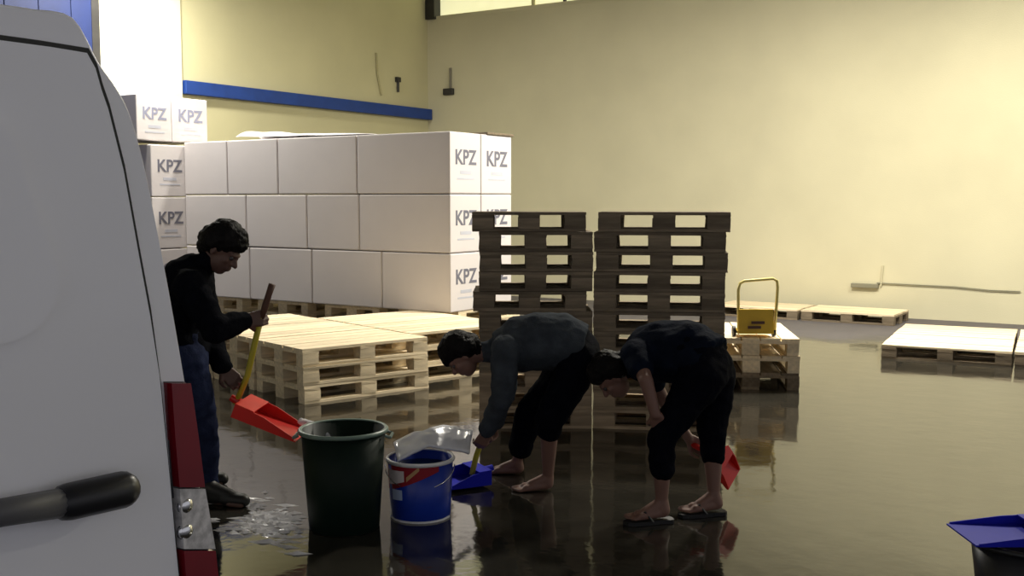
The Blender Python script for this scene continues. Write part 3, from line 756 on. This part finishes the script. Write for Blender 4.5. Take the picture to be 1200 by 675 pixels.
shoe('shoe', j['heeln'], j['toen'] + rt * .03, M_shoe, pl); shoe('shoe', j['heelf'], j['toef'] + rt * .03, M_shoe, pl)
# dustpan of this person
hx = (rt * .93 - UP * .36 - fw * .05)
Mp = frame(J1(281, 483, -.03), hx, UP)
hl = [J1(276, 474, -.03), J1(290, 440, -.03), J1(299, 400, -.03), J1(306, 372, -.03)]
dustpan('dustpan', Mp, M_redp, 'red dustpan with a yellow stick tipped over the green bin', .35, .27, .075, hl, M_yelh, [J1(306, 374, -.03), J1(311, 358, -.03), J1(315, 345, -.03), J1(319, 333, -.03)], M_brown)
# ---- middle person bent over, facing left
D0 = 5.85
gN = G(640, 574); gF = G(606, 556)
j = dict(side=fw.copy(), spine=[J1(678, 410), J1(656, 401), J1(630, 400), J1(604, 404), J1(582, 410)], head=J1(543, 417, -.02), face=(-rt * .62 - UP * .78 - fw * .1), crown=(-rt * .78 + UP * .6),
         shn=J1(592, 410, -.17), eln=J1(590, 462, -.24), wrn=J1(571, 506, -.08), shf=J1(590, 406, .17), elf=J1(594, 455, .24), wrf=J1(578, 497, .10),
         pnn=fw * .9 - rt * .3, pnf=-fw * .9 - rt * .3, tsn=1, tsf=-1, hdn=-rt * .45 - UP * .85 + fw * .15, hdf=-rt * .45 - UP * .85 - fw * .15,
         hipn=J1(680, 424, -.09), hipf=J1(676, 420, .09), knn=J1(644, 492, -.16), knf=J1(620, 484, .22), ann=gz(gN, .08) + rt * .01, anf=gz(gF, .08),
         heeln=gz(gN) + rt * .045, toen=gz(gN) - rt * .19 - fw * .04, heelf=gz(gF) + rt * .045, toef=gz(gF) - rt * .19 + fw * .03)
pm = person((gN.x, gN.y, 0), 'person in a grey-blue sweater bent over the blue dustpan, barefoot', j, M_skin, M_swB, M_trou,
       lambda b, P, k: (hair_short(b, P, k, 1.1), ball(b, P(-.07, 0, -.05), .055 * k), ball(b, P(.07, 0, .05), .04 * k)),
       dict(ws=[.16, .16, .165, .165, .09], ds=[.135, .145, .15, .135, .08], sleeve='long', legn=.16, legf=.72, k=.97, curln=1.15, curlf=1.15, cuff=.072))
hh_ = [PD(553, 556, 5.86), PD(558, 535, 5.86), PD(566, 512, 5.86), PD(572, 488, 5.88)]
gp = G(556, 566)
Mp = frame(gz(gp, .018) + rt * .04, -rt * .9 - fw * .45, UP)
dustpan('dustpan', Mp, M_bluep, 'blue dustpan with a yellow handle beside the paint pail', .24, .24, .085, hh_, M_yelh, None, None)
# ---- right person bent over, facing left
D0 = 5.33
gN = G(775, 612); gF = G(836, 603)
j = dict(side=fw.copy(), spine=[J1(830, 428, .02), J1(808, 413, .08), J1(782, 411, .16), J1(757, 417, .22), J1(740, 425, .26)], head=J1(720, 441, .24), face=(-rt * .55 - UP * .80 + fw * .0), crown=(-rt * .8 + UP * .55),
         shn=J1(745, 416, .05), eln=J1(757, 446, -.16), wrn=J1(768, 486, -.18), shf=J1(750, 416, .40), elf=J1(778, 470, .42), wrf=J1(808, 515, .30),
         pnn=fw * .75 - UP * .3 + rt * .3, pnf=-fw * .8 + rt * .1, tsn=-1, tsf=1, hdn=rt * .35 - UP * .8 + fw * .25, hdf=rt * .75 - UP * .55,
         hipn=J1(822, 444, -.08), hipf=J1(836, 440, .12), knn=J1(776, 511, -.14), knf=J1(835, 514, .05), ann=gz(gN, .085 + FLY), anf=gz(gF, .085 + FLY),
         heeln=gz(gN, FLY) + rt * .045, toen=gz(gN, FLY) - rt * .185 - fw * .05, heelf=gz(gF, FLY) + rt * .05, toef=gz(gF, FLY) - rt * .18 - fw * .05)
pr3 = person((gN.x, gN.y, 0), 'person in dark navy clothes and flip-flops bent over with a hand on the knee', j, M_skin, M_swC, M_trou, lambda b, P, k: hair_short(b, P, k, 1.05),
       dict(ws=[.18, .18, .18, .175, .095], ds=[.145, .15, .15, .135, .08], sleeve='short', legn=.52, legf=.30, k=1.0, curln=.45, curlf=1.1, cuff=.062, tk=.070))
for q in 'nf': flip_flop(gz(j['heel' + q], 0), gz(j['toe' + q], 0), pr3)
hf = j['wrf'] + (rt * .75 - UP * .55).normalized() * .075
Mp = frame(PD(838, 537, D0 + .22), rt * .62 - UP * .75 + fw * .1, rt * .4 + UP * .5 - fw * .7)
dustpan('dustpan', Mp, M_redp, 'red dustpan hanging from the hand of the rightmost person', .16, .15, .06, [hf - rt * .05 + UP * .02, PD(836, 533, D0 + .22)], M_redp)
# blue dustpan across the black bucket
Mp = frame(V((cb.x, cb.y, hb + .012)) + rt * .12 + fw * .0, -rt, UP)
dustpan('dustpan', Mp, M_bluep, 'blue dustpan lying across the black bucket', .37, .26, .045, [V((cb.x, cb.y, hb + .05)) + rt * .12, V((cb.x, cb.y, hb + .06)) + rt * .32], M_bluep)
# ------------------------------------------------------------------ yellow cart on its pallets
zt = 3 * PH + .010; Dc = 9.02
c = PD(885, 400, Dc); c = V((c.x, c.y, zt))
e = empty('hand_cart', c, 'small yellow hand cart with a tube handle standing on pallets', 'cart')
def LC(x, y, z): return c + rt * x + fw * y + UP * z
b = nb(); pts = [LC(-.145, .0, .06), LC(-.145, .03, .40), LC(-.13, .035, .455), LC(-.09, .04, .475), LC(.15, .04, .495), LC(.185, .035, .475), LC(.19, .03, .42), LC(.165, 0, .06)]
tube(b, pts, .013, 10); obj('handle', b, mat('pale_yellow_tube', (.72, .62, .22), .4), e, smooth=True)
b = nb(); prism(b, [LC(-.15, -.03, .04), LC(.15, -.03, .04), LC(.15, -.005, .235), LC(-.15, -.005, .235)], fw * .03); bevel_all(b, .01, 2); pn = obj('panel', b, M_yel, e)
for z, x0, x1 in ((.115, -.04, .07), (.075, -.07, .04)):
    b = nb(); prism(b, [LC(x0, -.035, z), LC(x1, -.035, z), LC(x1, -.032, z + .022), LC(x0, -.032, z + .022)], fw * .014); obj('slot', b, M_brown, pn)
b = nb(); prism(b, [LC(-.15, -.03, .03), LC(.15, -.03, .03), LC(.15, .22, .03), LC(-.15, .22, .03)], UP * .02); obj('base_plate', b, M_yel, e)
for s in (-1, 1):
    b = nb(); tube(b, [LC(s * .17 - .012, .06, .045), LC(s * .17 + .012, .06, .045)], .045, 18); wh = obj('wheel', b, M_rub, e)
    b = nb(); tube(b, [LC(s * .17 - .015, .06, .045), LC(s * .17 + .015, .06, .045)], .018, 12); obj('hub', b, M_grey, wh)
# ------------------------------------------------------------------ water in motion
b = nb(); pth = [J for J in [PD(352, 494, 5.5), PD(368, 498, 5.42), PD(380, 506, 5.33), PD(389, 517, 5.27), PD(393, 532, 5.25)]]
tube(b, pth, [.020, .018, .014, .011, .010], 10); solid('water_stream', b, M_water, None, .006, 2, .006, .02)
tag(bpy.data.objects['water_stream'], 'thin stream of water pouring into the green bin', 'water')
b = nb(); nx, ny = 20, 8; gr = []
q0, q1, q2, q3 = PD(553, 506, 5.78), PD(549, 534, 5.6), PD(462, 520, 5.45), PD(466, 542, 5.25)
for i in range(nx + 1):
    rw = []; u = i / nx
    for jn in range(ny + 1):
        v = jn / ny
        p = q0.lerp(q1, v).lerp(q2.lerp(q3, v), u) + UP * (.055 * math.sin(math.pi * u)); p += UP * noise.noise(p * 14) * .016 + fw * noise.noise(p * 11 + V((3, 1, 0))) * .03
        rw.append(b.verts.new(p))
    gr.append(rw)
for i in range(nx):
    for jn in range(ny): b.faces.new((gr[i][jn], gr[i + 1][jn], gr[i + 1][jn + 1], gr[i][jn + 1]))
o = obj('water_splash', b, mat('foamy_water', (.85, .85, .9), .2, .1, trans=.08, ior=1.33), smooth=True); md = o.modifiers.new('t', 'SOLIDIFY'); md.thickness = .012
tag(o, 'sheet of water thrown from the blue dustpan into the pail', 'water')
# spilled ripples beside the bin: crests standing out of the film
b = nb()
for i in range(260):
    x = random.gauss(318, 34); y = 592 + (x - 250) * .28 + random.gauss(0, 13)
    if x < 246 or x > 350 or (x < 292 and y < 606): continue
    p = G(x, y); L = random.uniform(.015, .07); d = (rt * 1 + fw * random.uniform(-.5, .15)).normalized(); hgt = random.uniform(.004, .014)
    s = d.cross(UP); A_ = [p - d * L, p + s * .018, p + d * L, p - s * .018]; top_ = b.verts.new(p + UP * hgt + d * random.uniform(-.3, .3) * L)
    vs = [b.verts.new(q + UP * .0005) for q in A_]
    for k in range(4): b.faces.new((vs[k], vs[(k + 1) % 4], top_))
    b.faces.new(list(reversed(vs)))
tag(obj('water_ripples', b, mat('ripple_highlight_water', (.75, .75, .78), .1, .2, trans=.2, ior=1.33)), 'choppy spilled water on the floor beside the green bin', 'water', kind='stuff')  # whitish colour paints the highlights on the ripple crests
